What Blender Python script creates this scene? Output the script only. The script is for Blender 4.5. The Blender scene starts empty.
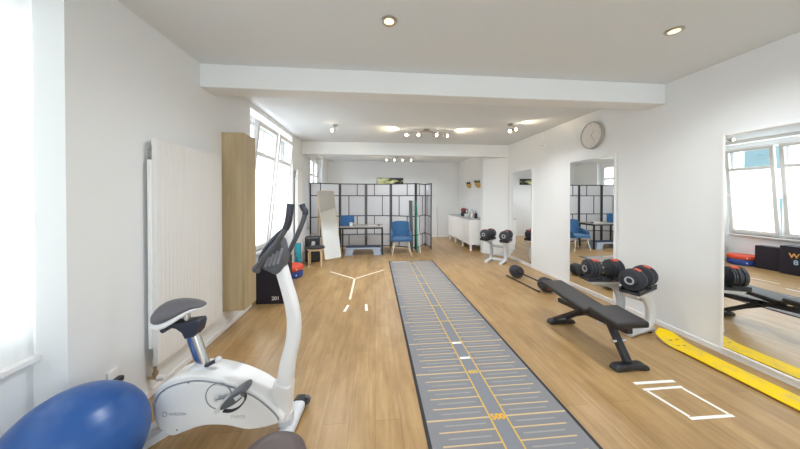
import bpy, bmesh, math, random
from mathutils import Vector, Matrix
random.seed(7)
PI = math.pi
S = bpy.context.scene
C = S.collection

# ------------------------------------------------------------------ materials
def nodes_of(name):
    m = bpy.data.materials.new(name); m.use_nodes = True
    nt = m.node_tree
    return m, nt, nt.nodes['Principled BSDF']

def mat(name, col, rough=.5, metal=0.0, noise=0.0, scale=30.0, bump=0.0, coat=0.0, spec=.5, sheen=0.0):
    m, nt, b = nodes_of(name)
    b.inputs['Roughness'].default_value = rough
    b.inputs['Metallic'].default_value = metal
    b.inputs['Coat Weight'].default_value = coat
    b.inputs['Specular IOR Level'].default_value = spec
    b.inputs['Sheen Weight'].default_value = sheen
    b.inputs['Base Color'].default_value = (*col, 1)
    tc = nt.nodes.new('ShaderNodeTexCoord')
    n = nt.nodes.new('ShaderNodeTexNoise'); n.inputs['Scale'].default_value = scale; n.inputs['Detail'].default_value = 4
    nt.links.new(tc.outputs['Object'], n.inputs['Vector'])
    if noise > 0:
        r = nt.nodes.new('ShaderNodeMixRGB'); r.blend_type = 'MIX'
        r.inputs[1].default_value = (*[c*(1-noise) for c in col], 1)
        r.inputs[2].default_value = (*[min(1, c*(1+noise)) for c in col], 1)
        nt.links.new(n.outputs['Fac'], r.inputs[0]); nt.links.new(r.outputs[0], b.inputs['Base Color'])
    if bump > 0:
        bp = nt.nodes.new('ShaderNodeBump'); bp.inputs['Strength'].default_value = bump; bp.inputs['Distance'].default_value = .002
        nt.links.new(n.outputs['Fac'], bp.inputs['Height']); nt.links.new(bp.outputs[0], b.inputs['Normal'])
    return m

def emit(name, col, strength):
    m, nt, b = nodes_of(name)
    b.inputs['Base Color'].default_value = (*col, 1)
    b.inputs['Emission Color'].default_value = (*col, 1)
    b.inputs['Emission Strength'].default_value = strength
    return m

def wood(name, c1, c2, axis='Z', rough=.45, scale=1.0):
    m, nt, b = nodes_of(name)
    tc = nt.nodes.new('ShaderNodeTexCoord'); mp = nt.nodes.new('ShaderNodeMapping')
    s = {'X': (1.2, 18, 18), 'Y': (18, 1.2, 18), 'Z': (18, 18, 1.2)}[axis]
    mp.inputs['Scale'].default_value = [v*scale for v in s]
    n = nt.nodes.new('ShaderNodeTexNoise'); n.inputs['Scale'].default_value = 1.0; n.inputs['Detail'].default_value = 6
    n.inputs['Distortion'].default_value = .6
    r = nt.nodes.new('ShaderNodeValToRGB')
    r.color_ramp.elements[0].position = .3; r.color_ramp.elements[0].color = (*c1, 1)
    r.color_ramp.elements[1].position = .72; r.color_ramp.elements[1].color = (*c2, 1)
    L = nt.links
    L.new(tc.outputs['Object'], mp.inputs[0]); L.new(mp.outputs[0], n.inputs['Vector'])
    L.new(n.outputs['Fac'], r.inputs[0]); L.new(r.outputs[0], b.inputs['Base Color'])
    b.inputs['Roughness'].default_value = rough
    return m

def floor_mat():
    m, nt, b = nodes_of('oak_laminate'); L = nt.links
    tc = nt.nodes.new('ShaderNodeTexCoord'); mp = nt.nodes.new('ShaderNodeMapping')
    mp.inputs['Rotation'].default_value = (0, 0, PI/2)
    L.new(tc.outputs['Object'], mp.inputs[0])
    br = nt.nodes.new('ShaderNodeTexBrick')
    br.offset = .37; br.inputs['Scale'].default_value = 1
    br.inputs['Brick Width'].default_value = 1.25; br.inputs['Row Height'].default_value = .165
    br.inputs['Mortar Size'].default_value = .0016; br.inputs['Mortar Smooth'].default_value = .3
    br.inputs['Color1'].default_value = FL1; br.inputs['Color2'].default_value = FL2
    br.inputs['Mortar'].default_value = FLM
    L.new(mp.outputs[0], br.inputs['Vector'])
    g = nt.nodes.new('ShaderNodeTexNoise'); mp2 = nt.nodes.new('ShaderNodeMapping')
    mp2.inputs['Scale'].default_value = (26, 1.6, 1)
    L.new(tc.outputs['Object'], mp2.inputs[0]); L.new(mp2.outputs[0], g.inputs['Vector'])
    g.inputs['Scale'].default_value = 1; g.inputs['Detail'].default_value = 7; g.inputs['Distortion'].default_value = 1.2
    rp = nt.nodes.new('ShaderNodeValToRGB')
    rp.color_ramp.elements[0].position = .28; rp.color_ramp.elements[0].color = (.72, .68, .62, 1)
    rp.color_ramp.elements[1].position = .7; rp.color_ramp.elements[1].color = (1.0, 1.0, 1.0, 1)
    L.new(g.outputs['Fac'], rp.inputs[0])
    mx = nt.nodes.new('ShaderNodeMixRGB'); mx.blend_type = 'MULTIPLY'; mx.inputs[0].default_value = .9
    L.new(br.outputs['Color'], mx.inputs[1]); L.new(rp.outputs[0], mx.inputs[2])
    L.new(mx.outputs[0], b.inputs['Base Color'])
    b.inputs['Roughness'].default_value = .34
    b.inputs['Specular IOR Level'].default_value = .45
    cl = nt.nodes.new('ShaderNodeTexNoise'); cl.inputs['Scale'].default_value = 2.6; cl.inputs['Detail'].default_value = 5; cl.inputs['Roughness'].default_value = .65
    mp3 = nt.nodes.new('ShaderNodeMapping'); mp3.inputs['Scale'].default_value = (2.2, .7, 1)
    L.new(tc.outputs['Object'], mp3.inputs[0]); L.new(mp3.outputs[0], cl.inputs['Vector'])
    rc = nt.nodes.new('ShaderNodeValToRGB'); rc.color_ramp.elements[0].position = .36; rc.color_ramp.elements[0].color = (.80, .76, .70, 1)
    rc.color_ramp.elements[1].position = .60; rc.color_ramp.elements[1].color = (1.03, 1.03, 1.03, 1)
    mc = nt.nodes.new('ShaderNodeMixRGB'); mc.blend_type = 'MULTIPLY'; mc.inputs[0].default_value = .9
    L.new(cl.outputs['Fac'], rc.inputs[0]); L.new(mx.outputs[0], mc.inputs[1]); L.new(rc.outputs[0], mc.inputs[2]); L.new(mc.outputs[0], b.inputs['Base Color'])
    bp = nt.nodes.new('ShaderNodeBump'); bp.inputs['Strength'].default_value = .12; bp.inputs['Distance'].default_value = .002
    L.new(g.outputs['Fac'], bp.inputs['Height']); L.new(bp.outputs[0], b.inputs['Normal'])
    return m

def pane_mat(name, frost):
    m = bpy.data.materials.new(name); m.use_nodes = True; nt = m.node_tree; nt.nodes.clear(); L = nt.links
    out = nt.nodes.new('ShaderNodeOutputMaterial')
    tr = nt.nodes.new('ShaderNodeBsdfTransparent'); tr.inputs[0].default_value = (.95, .97, .97, 1)
    gl = nt.nodes.new('ShaderNodeBsdfGlossy'); gl.inputs['Roughness'].default_value = .02
    mx = nt.nodes.new('ShaderNodeMixShader'); mx.inputs[0].default_value = .06
    L.new(tr.outputs[0], mx.inputs[1]); L.new(gl.outputs[0], mx.inputs[2])
    last = mx
    if frost > 0:
        tl = nt.nodes.new('ShaderNodeBsdfTranslucent'); tl.inputs[0].default_value = (.95, .95, .95, 1)
        m2 = nt.nodes.new('ShaderNodeMixShader'); m2.inputs[0].default_value = frost
        L.new(mx.outputs[0], m2.inputs[1]); L.new(tl.outputs[0], m2.inputs[2]); last = m2
    L.new(last.outputs[0], out.inputs[0])
    return m

FL1 = (.50, .328, .152, 1); FL2 = (.43, .272, .120, 1); FLM = (.30, .185, .08, 1)
M = {}
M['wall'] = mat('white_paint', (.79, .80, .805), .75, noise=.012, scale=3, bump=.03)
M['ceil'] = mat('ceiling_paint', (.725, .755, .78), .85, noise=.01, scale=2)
M['trim'] = mat('white_trim', (.84, .83, .82), .45, noise=.01)
M['floor'] = floor_mat()
M['frame_white'] = mat('window_plastic', (.80, .80, .80), .35, noise=.01)
M['clear'] = pane_mat('clear_glass', 0); M['frost'] = pane_mat('frosted_glass', .35)
m_, nt_, b_ = nodes_of('mirror_glass'); b_.inputs['Metallic'].default_value = 1; b_.inputs['Roughness'].default_value = .0
b_.inputs['Base Color'].default_value = (.90, .92, .92, 1); M['mirror'] = m_
M['chrome'] = mat('chrome', (.75, .76, .78), .18, 1.0, noise=.02)
M['steel'] = mat('brushed_steel', (.55, .53, .50), .35, 1.0, noise=.05)
M['oak'] = wood('oak_veneer', (.40, .30, .165), (.52, .405, .245), 'Z', .5)
M['oak_edge'] = wood('oak_veneer_door', (.38, .29, .165), (.49, .385, .235), 'Z', .5)
M['birch'] = wood('birch', (.62, .45, .25), (.74, .57, .36), 'Z', .45)
M['radiator'] = mat('radiator_enamel', (.77, .755, .74), .4, noise=.01)
M['ball'] = mat('blue_vinyl', (.014, .084, .30), .34, noise=.04, scale=8, spec=.6)
M['white_plastic'] = mat('white_plastic', (.80, .80, .81), .32, noise=.01, scale=6)
M['silver_plastic'] = mat('silver_plastic', (.62, .64, .67), .35, noise=.02)
M['grey_line'] = mat('grey_rubber', (.25, .26, .29), .6, noise=.05)
M['saddle'] = mat('saddle_vinyl', (.115, .11, .125), .42, noise=.05, bump=.1, scale=90)
M['dark_plastic'] = mat('dark_plastic', (.032, .036, .055), .42, noise=.08)
M['grey_plastic'] = mat('charcoal_plastic', (.085, .09, .105), .38, noise=.08)
M['mid_grey'] = mat('mid_grey_plastic', (.26, .26, .28), .4, noise=.08)
M['brown_leather'] = mat('brown_leather', (.105, .078, .076), .40, noise=.12, scale=40, bump=.15)
M['black'] = mat('black_plastic', (.018, .018, .021), .45, noise=.1)
M['black_metal'] = mat('black_steel', (.016, .017, .024), .4, noise=.1)
M['rubber'] = mat('black_rubber', (.024, .024, .026), .7, noise=.1)
M['plate'] = mat('weight_plate', (.036, .039, .050), .48, noise=.1, scale=60)
M['red'] = mat('red_plastic', (.62, .075, .03), .4, noise=.05)
M['bench_pad'] = mat('bench_vinyl', (.016, .012, .013), .45, noise=.1, scale=80, bump=.1)
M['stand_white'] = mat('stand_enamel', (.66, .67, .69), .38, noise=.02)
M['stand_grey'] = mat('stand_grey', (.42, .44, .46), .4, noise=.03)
M['navy'] = mat('navy_vinyl', (.012, .010, .022), .5, noise=.08, scale=50)
M['teal'] = mat('teal_foam', (.018, .26, .33), .7, noise=.06)
M['blue_disc'] = mat('blue_foam', (.018, .055, .26), .5, noise=.05)
M['red_disc'] = mat('red_foam', (.66, .075, .03), .5, noise=.05)
M['blue_fabric'] = mat('blue_upholstery', (.036, .125, .27), .85, noise=.12, scale=120, bump=.2, sheen=.2)
M['blue_box'] = mat('blue_card', (.022, .115, .29), .6, noise=.06)
M['mat_grey'] = mat('mat_grey_carpet', (.215, .215, .228), .95, noise=.09, scale=140, bump=.2)
M['mat_lane'] = mat('mat_lane_grey', (.205, .212, .238), .95, noise=.07, scale=140)
M['mat_border'] = mat('mat_black_edge', (.03, .03, .034), .9, noise=.1)
M['mat_tan'] = mat('mat_tan_ink', (.62, .45, .25), .9, noise=.08, scale=60)
M['mat_faint'] = mat('mat_faint_ink', (.31, .30, .29), .95, noise=.08, scale=60)
M['mat_yellow'] = mat('mat_yellow_ink', (.66, .42, .075), .9, noise=.08, scale=60)
M['mat_orange'] = mat('mat_orange_ink', (.78, .40, .01), .9, noise=.05)
M['tape'] = mat('white_tape', (.88, .87, .84), .55, noise=.02)
M['tape_cream'] = mat('cream_tape', (.78, .68, .52), .55, noise=.03)
M['screen_cloth'] = mat('screen_cloth', (.70, .70, .73), .8, noise=.015, scale=60)
M['desk_top'] = wood('desk_top', (.30, .27, .24), (.42, .38, .34), 'X', .4)
M['step_blue'] = mat('step_top_mat', (.045, .055, .11), .7, noise=.08)
M['step_grey'] = mat('step_grey_plastic', (.36, .42, .52), .5, noise=.04)
M['green'] = mat('green_latex', (.012, .20, .12), .5, noise=.06)
M['band_grey'] = mat('grey_latex', (.10, .11, .11), .6, noise=.08)
M['gold'] = mat('gold_metal', (.72, .50, .20), .3, .85, noise=.05)
M['leaf'] = mat('dark_leaf', (.035, .045, .022), .6, noise=.3, scale=25)
M['red_glaze'] = mat('dark_red_glaze', (.22, .012, .018), .3, noise=.06)
M['white_glaze'] = mat('white_glaze', (.82, .80, .78), .3, noise=.02)
M['clock_case'] = mat('clock_case', (.40, .385, .365), .4, noise=.04)
M['clock_face'] = mat('clock_face', (.72, .68, .64), .5, noise=.02)
M['clock_ink'] = mat('clock_ink', (.50, .465, .43), .5, noise=.02)
M['bulb'] = emit('warm_bulb', (1.0, .86, .62), 3)
M['bulb_near'] = emit('downlight_lens', (1.0, .82, .46), .24)
M['brass'] = mat('brass', (.50, .42, .30), .35, .9, noise=.05)
M['white_ink'] = mat('white_ink', (.82, .82, .84), .5, noise=.02)
M['orange_ink'] = mat('orange_ink', (.80, .42, .12), .5, noise=.02)
M['sky_ink'] = mat('sky_ink', (.40, .62, .80), .5, noise=.02)
M['grey_ink'] = mat('grey_ink', (.36, .37, .40), .5, noise=.02)
M['pale_ink'] = mat('pale_ink', (.58, .58, .60), .5, noise=.02)
M['outer_wall'] = mat('facade_render', (.62, .60, .58), .9, noise=.05, scale=1)
M['outer_glass'] = mat('facade_window', (.045, .085, .095), .3, noise=.1, scale=2)

def board_mat():
    m, nt, b = nodes_of('snowboard_topsheet'); L = nt.links
    tc = nt.nodes.new('ShaderNodeTexCoord'); n = nt.nodes.new('ShaderNodeTexNoise')
    n.inputs['Scale'].default_value = 5.5; n.inputs['Detail'].default_value = 8; n.inputs['Roughness'].default_value = .7
    r = nt.nodes.new('ShaderNodeValToRGB')
    r.color_ramp.elements[0].position = .50; r.color_ramp.elements[0].color = (.93, .63, .003, 1)
    r.color_ramp.elements[1].position = .70; r.color_ramp.elements[1].color = (.60, .46, .16, 1)
    L.new(tc.outputs['Object'], n.inputs['Vector']); L.new(n.outputs['Fac'], r.inputs[0]); L.new(r.outputs[0], b.inputs['Base Color'])
    b.inputs['Roughness'].default_value = .5; b.inputs['Specular IOR Level'].default_value = .3
    return m
M['board'] = board_mat()

def art_mat():
    m, nt, b = nodes_of('abstract_art'); L = nt.links
    tc = nt.nodes.new('ShaderNodeTexCoord'); mp = nt.nodes.new('ShaderNodeMapping'); mp.inputs['Scale'].default_value = (4, 1, 9)
    mp.inputs['Location'].default_value = (1.3, 0, .4)
    n = nt.nodes.new('ShaderNodeTexNoise'); n.inputs['Scale'].default_value = 1.0; n.inputs['Detail'].default_value = 5
    g = nt.nodes.new('ShaderNodeSeparateXYZ'); L.new(tc.outputs['Object'], g.inputs[0])
    r = nt.nodes.new('ShaderNodeValToRGB'); e = r.color_ramp.elements
    e[0].position = .46; e[0].color = (.012, .012, .012, 1); e[1].position = .66; e[1].color = (.75, .74, .45, 1)
    e2 = r.color_ramp.elements.new(.55); e2.color = (.33, .36, .09, 1)
    mm = nt.nodes.new('ShaderNodeMath'); mm.operation = 'MULTIPLY_ADD'; mm.inputs[1].default_value = -.32; mm.inputs[2].default_value = .05
    ad = nt.nodes.new('ShaderNodeMath'); ad.operation = 'ADD'
    L.new(g.outputs['X'], mm.inputs[0]); L.new(tc.outputs['Object'], mp.inputs[0]); L.new(mp.outputs[0], n.inputs['Vector'])
    L.new(n.outputs['Fac'], ad.inputs[0]); L.new(mm.outputs[0], ad.inputs[1]); L.new(ad.outputs[0], r.inputs[0])
    L.new(r.outputs[0], b.inputs['Base Color'])
    return m
M['art'] = art_mat()
def cloth_mat(name, col, mixf, clear=0.0):
    m = bpy.data.materials.new(name); m.use_nodes = True; nt = m.node_tree; nt.nodes.clear(); L = nt.links
    out = nt.nodes.new('ShaderNodeOutputMaterial')
    df = nt.nodes.new('ShaderNodeBsdfDiffuse'); df.inputs[0].default_value = (*col, 1)
    tl = nt.nodes.new('ShaderNodeBsdfTranslucent'); tl.inputs[0].default_value = (*col, 1)
    mx = nt.nodes.new('ShaderNodeMixShader'); mx.inputs[0].default_value = mixf
    L.new(df.outputs[0], mx.inputs[1]); L.new(tl.outputs[0], mx.inputs[2]); last = mx
    tc = nt.nodes.new('ShaderNodeTexCoord'); n = nt.nodes.new('ShaderNodeTexNoise'); n.inputs['Scale'].default_value = 150
    bp = nt.nodes.new('ShaderNodeBump'); bp.inputs['Strength'].default_value = .1; bp.inputs['Distance'].default_value = .001
    L.new(tc.outputs['Object'], n.inputs['Vector']); L.new(n.outputs['Fac'], bp.inputs['Height']); L.new(bp.outputs[0], df.inputs['Normal'])
    if clear:
        tr = nt.nodes.new('ShaderNodeBsdfTransparent'); m2 = nt.nodes.new('ShaderNodeMixShader'); m2.inputs[0].default_value = clear
        L.new(mx.outputs[0], m2.inputs[1]); L.new(tr.outputs[0], m2.inputs[2]); last = m2
    L.new(last.outputs[0], out.inputs[0]); return m
M['screen_cloth'] = cloth_mat('screen_cloth', (.88, .88, .90), .35)
M['sheer'] = cloth_mat('added_sheer_curtain', (.90, .90, .90), .17, .02)

# ------------------------------------------------------------------ mesh builder
class MB:
    def __init__(s): s.bm = bmesh.new(); s.mi = 0
    def _tag(s, faces):
        for f in faces: f.material_index = s.mi
    def box(s, a, b, rz=0, piv=None):
        (x0, y0, z0), (x1, y1, z1) = a, b
        v = [s.bm.verts.new(p) for p in ((x0,y0,z0),(x1,y0,z0),(x1,y1,z0),(x0,y1,z0),(x0,y0,z1),(x1,y0,z1),(x1,y1,z1),(x0,y1,z1))]
        s._tag([s.bm.faces.new([v[i] for i in q]) for q in ((0,3,2,1),(4,5,6,7),(0,1,5,4),(1,2,6,5),(2,3,7,6),(3,0,4,7))])
        return s
    def beam(s, p, q, w, h, up=(0,0,1)):
        p, q = Vector(p), Vector(q); d = (q-p).normalized(); up = Vector(up)
        if abs(d.dot(up)) > .98: up = Vector((1,0,0))
        r = d.cross(up).normalized(); u = r.cross(d)
        v = []
        for c in (p, q):
            for a, b in ((-1,-1),(1,-1),(1,1),(-1,1)): v.append(s.bm.verts.new(c + r*a*w/2 + u*b*h/2))
        s._tag([s.bm.faces.new([v[i] for i in k]) for k in ((0,1,2,3),(7,6,5,4),(0,4,5,1),(1,5,6,2),(2,6,7,3),(3,7,4,0))])
        return s
    def ring(s, c, r, u, rx, ry, n, ph=0, sq=1.0):
        out = []
        for i in range(n):
            t = 2*PI*i/n + ph; ct, st = math.cos(t), math.sin(t)
            ct = math.copysign(abs(ct)**sq, ct); st = math.copysign(abs(st)**sq, st)
            out.append(s.bm.verts.new(c + r*ct*rx + u*st*ry))
        return out
    def loft(s, rings, cap=True):
        f = []
        n = len(rings[0])
        for a, b in zip(rings, rings[1:]):
            for i in range(n): f.append(s.bm.faces.new((a[i], a[(i+1)%n], b[(i+1)%n], b[i])))
        if cap:
            f.append(s.bm.faces.new(list(reversed(rings[0])))); f.append(s.bm.faces.new(rings[-1]))
        s._tag(f); return s
    def cyl(s, p, q, r0, r1=None, n=20):
        return s.tube([p, q], [r0, r0 if r1 is None else r1], n)
    def tube(s, pts, rad, n=12, sq=1.0, side=None):
        pts = [Vector(p) for p in pts]
        if not isinstance(rad, (list, tuple)): rad = [rad]*len(pts)
        rings = []; prev = None
        for i, p in enumerate(pts):
            d = ((pts[i+1]-p) if i == 0 else (p-pts[i-1]) if i == len(pts)-1 else (pts[i+1]-pts[i-1])).normalized()
            if side is not None: r = (Vector(side) - d*d.dot(Vector(side))).normalized()
            elif prev is None:
                a = Vector((0,0,1)) if abs(d.z) < .9 else Vector((1,0,0)); r = d.cross(a).normalized()
            else: r = (prev - d*d.dot(prev)).normalized()
            prev = r; u = d.cross(r)
            rr = rad[i]; rx, ry = rr if isinstance(rr, (list, tuple)) else (rr, rr)
            rings.append(s.ring(p, r, u, rx, ry, n, PI/n, sq))
        return s.loft(rings)
    def lathe(s, prof, n=32, o=(0,0,0), axis='Z', closed=False):
        o = Vector(o); rings = []
        ax = {'Z': (Vector((1,0,0)), Vector((0,1,0)), Vector((0,0,1))), 'X': (Vector((0,1,0)), Vector((0,0,1)), Vector((1,0,0))), 'Y': (Vector((0,0,1)), Vector((1,0,0)), Vector((0,1,0)))}[axis]
        for r, h in prof: rings.append(s.ring(o + ax[2]*h, ax[0], ax[1], max(r, .0004), max(r, .0004), n))
        return s.loft(rings + [rings[0]], False) if closed else s.loft(rings)
    def prism(s, poly, fn, a, b):
        """poly: 2-D outline; fn(p, t) gives the 3-D point at depth t"""
        A = [s.bm.verts.new(fn(p, a)) for p in poly]; B = [s.bm.verts.new(fn(p, b)) for p in poly]
        n = len(poly); f = [s.bm.faces.new(list(reversed(A))), s.bm.faces.new(B)]
        for i in range(n): f.append(s.bm.faces.new((A[i], A[(i+1)%n], B[(i+1)%n], B[i])))
        s._tag(f); return s
    def sphere(s, c, r, n=24, sc=(1,1,1)):
        prof = [(math.sin(PI*i/n)*r, -math.cos(PI*i/n)*r) for i in range(n+1)]
        c = Vector(c); rings = []
        for rr, h in prof: rings.append(s.ring(c + Vector((0,0,h*sc[2])), Vector((sc[0],0,0)), Vector((0,sc[1],0)), max(rr,.0003), max(rr,.0003), n*2))
        return s.loft(rings)
    def build(s, name, mats, parent=None, bevel=0, seg=2, smooth=35, subsurf=0):
        bmesh.ops.recalc_face_normals(s.bm, faces=s.bm.faces)
        me = bpy.data.meshes.new(name); s.bm.to_mesh(me); s.bm.free()
        for m in (mats if isinstance(mats, (list, tuple)) else [mats]): me.materials.append(m)
        me.shade_smooth(); me.set_sharp_from_angle(angle=math.radians(smooth))
        o = bpy.data.objects.new(name, me); C.objects.link(o)
        if parent: o.parent = parent
        if bevel:
            bv = o.modifiers.new('bevel', 'BEVEL'); bv.width = bevel; bv.segments = seg; bv.limit_method = 'ANGLE'; bv.angle_limit = math.radians(40)
            bv.harden_normals = False
        if subsurf:
            ss = o.modifiers.new('sub', 'SUBSURF'); ss.levels = subsurf; ss.render_levels = subsurf
        return o

def tag(o, label=None, cat=None, group=None, kind=None):
    if label: o['label'] = label
    if cat: o['category'] = cat
    if group: o['group'] = group
    if kind: o['kind'] = kind
    return o
def empty(name, loc=(0,0,0), rz=0, label=None, cat=None, group=None, kind=None):
    o = bpy.data.objects.new(name, None); C.objects.link(o); o.location = loc; o.rotation_euler = (0,0,rz)
    o.empty_display_size = .05
    return tag(o, label, cat, group, kind)
def struct(o): o['kind'] = 'structure'; return o
def kids(o): return [c for c in bpy.data.objects if c.parent == o]
def copy_tree(o, parent=None):
    c = o.copy(); C.objects.link(c)
    if parent: c.parent = parent
    for ch in kids(o): copy_tree(ch, c)
    return c
def text(name, body, size, m, parent, loc, rot, depth=.0008, align='LEFT', bold=0.0):
    cu = bpy.data.curves.new(name, 'FONT'); cu.body = body; cu.size = size; cu.extrude = depth; cu.offset = bold; cu.align_x = align
    t = bpy.data.objects.new(name, cu); C.objects.link(t)
    dg = bpy.context.evaluated_depsgraph_get()
    me = bpy.data.meshes.new_from_object(t.evaluated_get(dg)); C.objects.unlink(t); bpy.data.objects.remove(t)
    me.materials.clear(); me.materials.append(m)
    o = bpy.data.objects.new(name, me); C.objects.link(o); o.location = loc; o.rotation_euler = rot
    if parent: o.parent = parent
    return o
def smooth_loop(P, k=5):
    out = []; n = len(P)
    for i in range(n):
        p0, p1, p2, p3 = P[i-1], P[i], P[(i+1)%n], P[(i+2)%n]
        for j in range(k):
            t = j/k
            out.append(tuple(.5*(2*b + (c-a)*t + (2*a-5*b+4*c-d)*t*t + (3*b-a-3*c+d)*t**3) for a, b, c, d in zip(p0, p1, p2, p3)))
    return out
def smooth_path(P, k=6):
    out = []; n = len(P)
    for i in range(n-1):
        p0, p1, p2, p3 = P[max(i-1,0)], P[i], P[i+1], P[min(i+2,n-1)]
        for j in range(k):
            t = j/k
            out.append(tuple(.5*(2*b + (c-a)*t + (2*a-5*b+4*c-d)*t*t + (3*b-a-3*c+d)*t**3) for a, b, c, d in zip(p0, p1, p2, p3)))
    out.append(tuple(P[-1])); return out

# ------------------------------------------------------------------ room shell
L, R, H, F, B = -1.63, 3.20, 2.70, -3.2, 9.40
NB, LO = -1.795, -2.05            # niche back plane, outer face
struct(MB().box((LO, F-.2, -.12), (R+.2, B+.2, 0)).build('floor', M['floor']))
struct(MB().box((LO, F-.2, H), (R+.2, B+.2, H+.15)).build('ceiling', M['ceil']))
niches = [(-.75, 1.565), (3.66, 5.43), (6.50, 8.42)]
wz0, wz1, nz = .62, 2.56, 2.63
w = MB(); y = F
for a, b in niches:
    w.box((LO, y, 0), (L, a, H)); y = b
    w.box((NB, a, nz), (L, b, H))                       # niche lintel
    w.box((LO, a, 0), (NB, b, wz0)); w.box((LO, a, wz1), (NB, b, H))
    if a < 0: w.box((LO, a, wz0), (NB, a+.05, wz1)); w.box((NB, b, 0), (L, b+.17, H)); w.box((LO, b, 0), (NB, b+.17, wz0)); w.box((LO, b, wz1), (NB, b+.17, H)); y = b+.17
    else: w.box((LO, a, wz0), (NB, a+.05, wz1)); w.box((LO, b-.05, wz0), (NB, b, wz1))
w.box((LO, y, 0), (L, B, H))
w.box((LO, 6.55, wz0), (NB, 7.30, wz1))
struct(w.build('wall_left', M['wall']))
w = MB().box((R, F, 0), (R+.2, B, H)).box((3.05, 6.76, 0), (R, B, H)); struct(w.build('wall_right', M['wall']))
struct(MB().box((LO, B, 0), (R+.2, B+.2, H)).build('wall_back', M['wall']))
w = MB()
FX0, FX1, FZ0, FZ1 = -1.2, 2.7, .5, 2.45
w.box((LO, F-.2, 0), (FX0, F, H)).box((FX1, F-.2, 0), (R+.2, F, H)).box((FX0, F-.2, 0), (FX1, F, FZ0)).box((FX0, F-.2, FZ1), (FX1, F, H))
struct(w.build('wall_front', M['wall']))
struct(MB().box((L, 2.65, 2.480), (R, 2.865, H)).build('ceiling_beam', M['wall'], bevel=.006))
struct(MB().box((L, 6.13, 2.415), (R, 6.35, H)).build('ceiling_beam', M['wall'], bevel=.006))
struct(MB().prism([(R,6.12),(2.77,6.60),(2.77,6.76),(R,6.76)], lambda p, q: (p[0], p[1], q), 0, H).build('wall_pier', M['wall'], bevel=.006))
struct(MB().box((R-.014, F, 0), (R, 6.13, .052)).build('baseboard_right', M['trim'], bevel=.003))
b = MB()
for a, c in ((F, -.75), (1.565, 3.66), (5.43, 6.50)): b.box((L, a, 0), (L+.012, c, .05))
struct(b.build('baseboard_left', M['trim'], bevel=.003))
struct(MB().box((L, B-.012, 0), (3.05, B, .06)).build('baseboard_back', M['trim'], bevel=.003))

def window_left(n, y0, y1, tilt, sashes=2):
    """casement window in the side wall: fixed frame, tilting sashes, sill"""
    w = empty('window_%d' % n, (-1.845 if n > 1 else -1.945, y0, wz0), kind='structure')
    W, Hh = y1-y0, wz1-wz0
    f = MB(); d = .035
    f.box((-d,0,0),(d,W,.055)).box((-d,0,Hh-.055),(d,W,Hh)).box((-d,0,.055),(d,.055,Hh-.055)).box((-d,W-.055,.055),(d,W,Hh-.055))
    for k in range(1, sashes): f.box((-d,W*k/sashes-.04,.055),(d,W*k/sashes+.04,Hh-.055))
    f.build('window_frame', M['frame_white'], w, bevel=.006)
    MB().box((.0, 0, -.03), (.11 if n > 1 else .19, W, .0)).build('window_sill', M['trim'], w, bevel=.004)
    for k in range(sashes):
        a = W*k/sashes + (.05 if k == 0 else .036); b_ = W*(k+1)/sashes - (.05 if k == sashes-1 else .036)
        sh = empty('sash', (.036, 0, .05)); sh.parent = w; sh.rotation_euler = (0, tilt, 0)
        z1 = Hh-.10; zr = 1.40; t = .03; q = .062
        s = MB().box((-.0,a,0),(t*2,b_,q)).box((0,a,z1-q),(t*2,b_,z1)).box((0,a,q),(t*2,a+q,z1-q)).box((0,b_-q,q),(t*2,b_,z1-q))
        if n > 1: s.box((.005,a+q,zr-.03),(t*2-.005,b_-q,zr+.03))
        s.build('sash_frame', M['frame_white'], sh, bevel=.006)
        if n == 1: MB().box((.028,a+q,q),(.032,b_-q,z1-q)).build('frosted_pane', M['frost'], sh); continue
        MB().box((.028,a+q,q),(.032,b_-q,zr-.03)).build('frosted_pane', M['frost'], sh)
        MB().box((.028,a+q,zr+.03),(.032,b_-q,z1-q)).build('pane', M['clear'], sh)
        h = MB().box((.06,b_-.045,.78),(.068,b_-.018,.86)); h.tube([(.068,b_-.03,.82),(.10,b_-.03,.82),(.10,b_-.03,.92)], .008, 8)
        h.build('window_handle', M['frame_white'], sh)
    return w
window_left(1, -.70, 1.735, 0, 3)
window_left(2, 3.72, 5.38, .10)
window_left(3, 7.30, 8.37, 0)
w4 = empty('window_4', (0, F-.1, 0), kind='structure')  # unseen window behind the camera, added as the main fill light
f = MB(); d = .04
f.box((FX0,-d,FZ0),(FX1,d,FZ0+.06)).box((FX0,-d,FZ1-.06),(FX1,d,FZ1))
for k in range(5):
    x = FX0 + (FX1-FX0-.07)*k/4; f.box((x,-d,FZ0+.06),(x+.07,d,FZ1-.06))
f.build('window_frame', M['frame_white'], w4, bevel=.006)
for k in range(4):
    x = FX0 + (FX1-FX0-.07)*k/4
    MB().box((x+.07,-.003,FZ0+.06),(x+(FX1-FX0-.07)/4,.003,FZ1-.06)).build('pane', M['clear'], w4)

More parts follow.
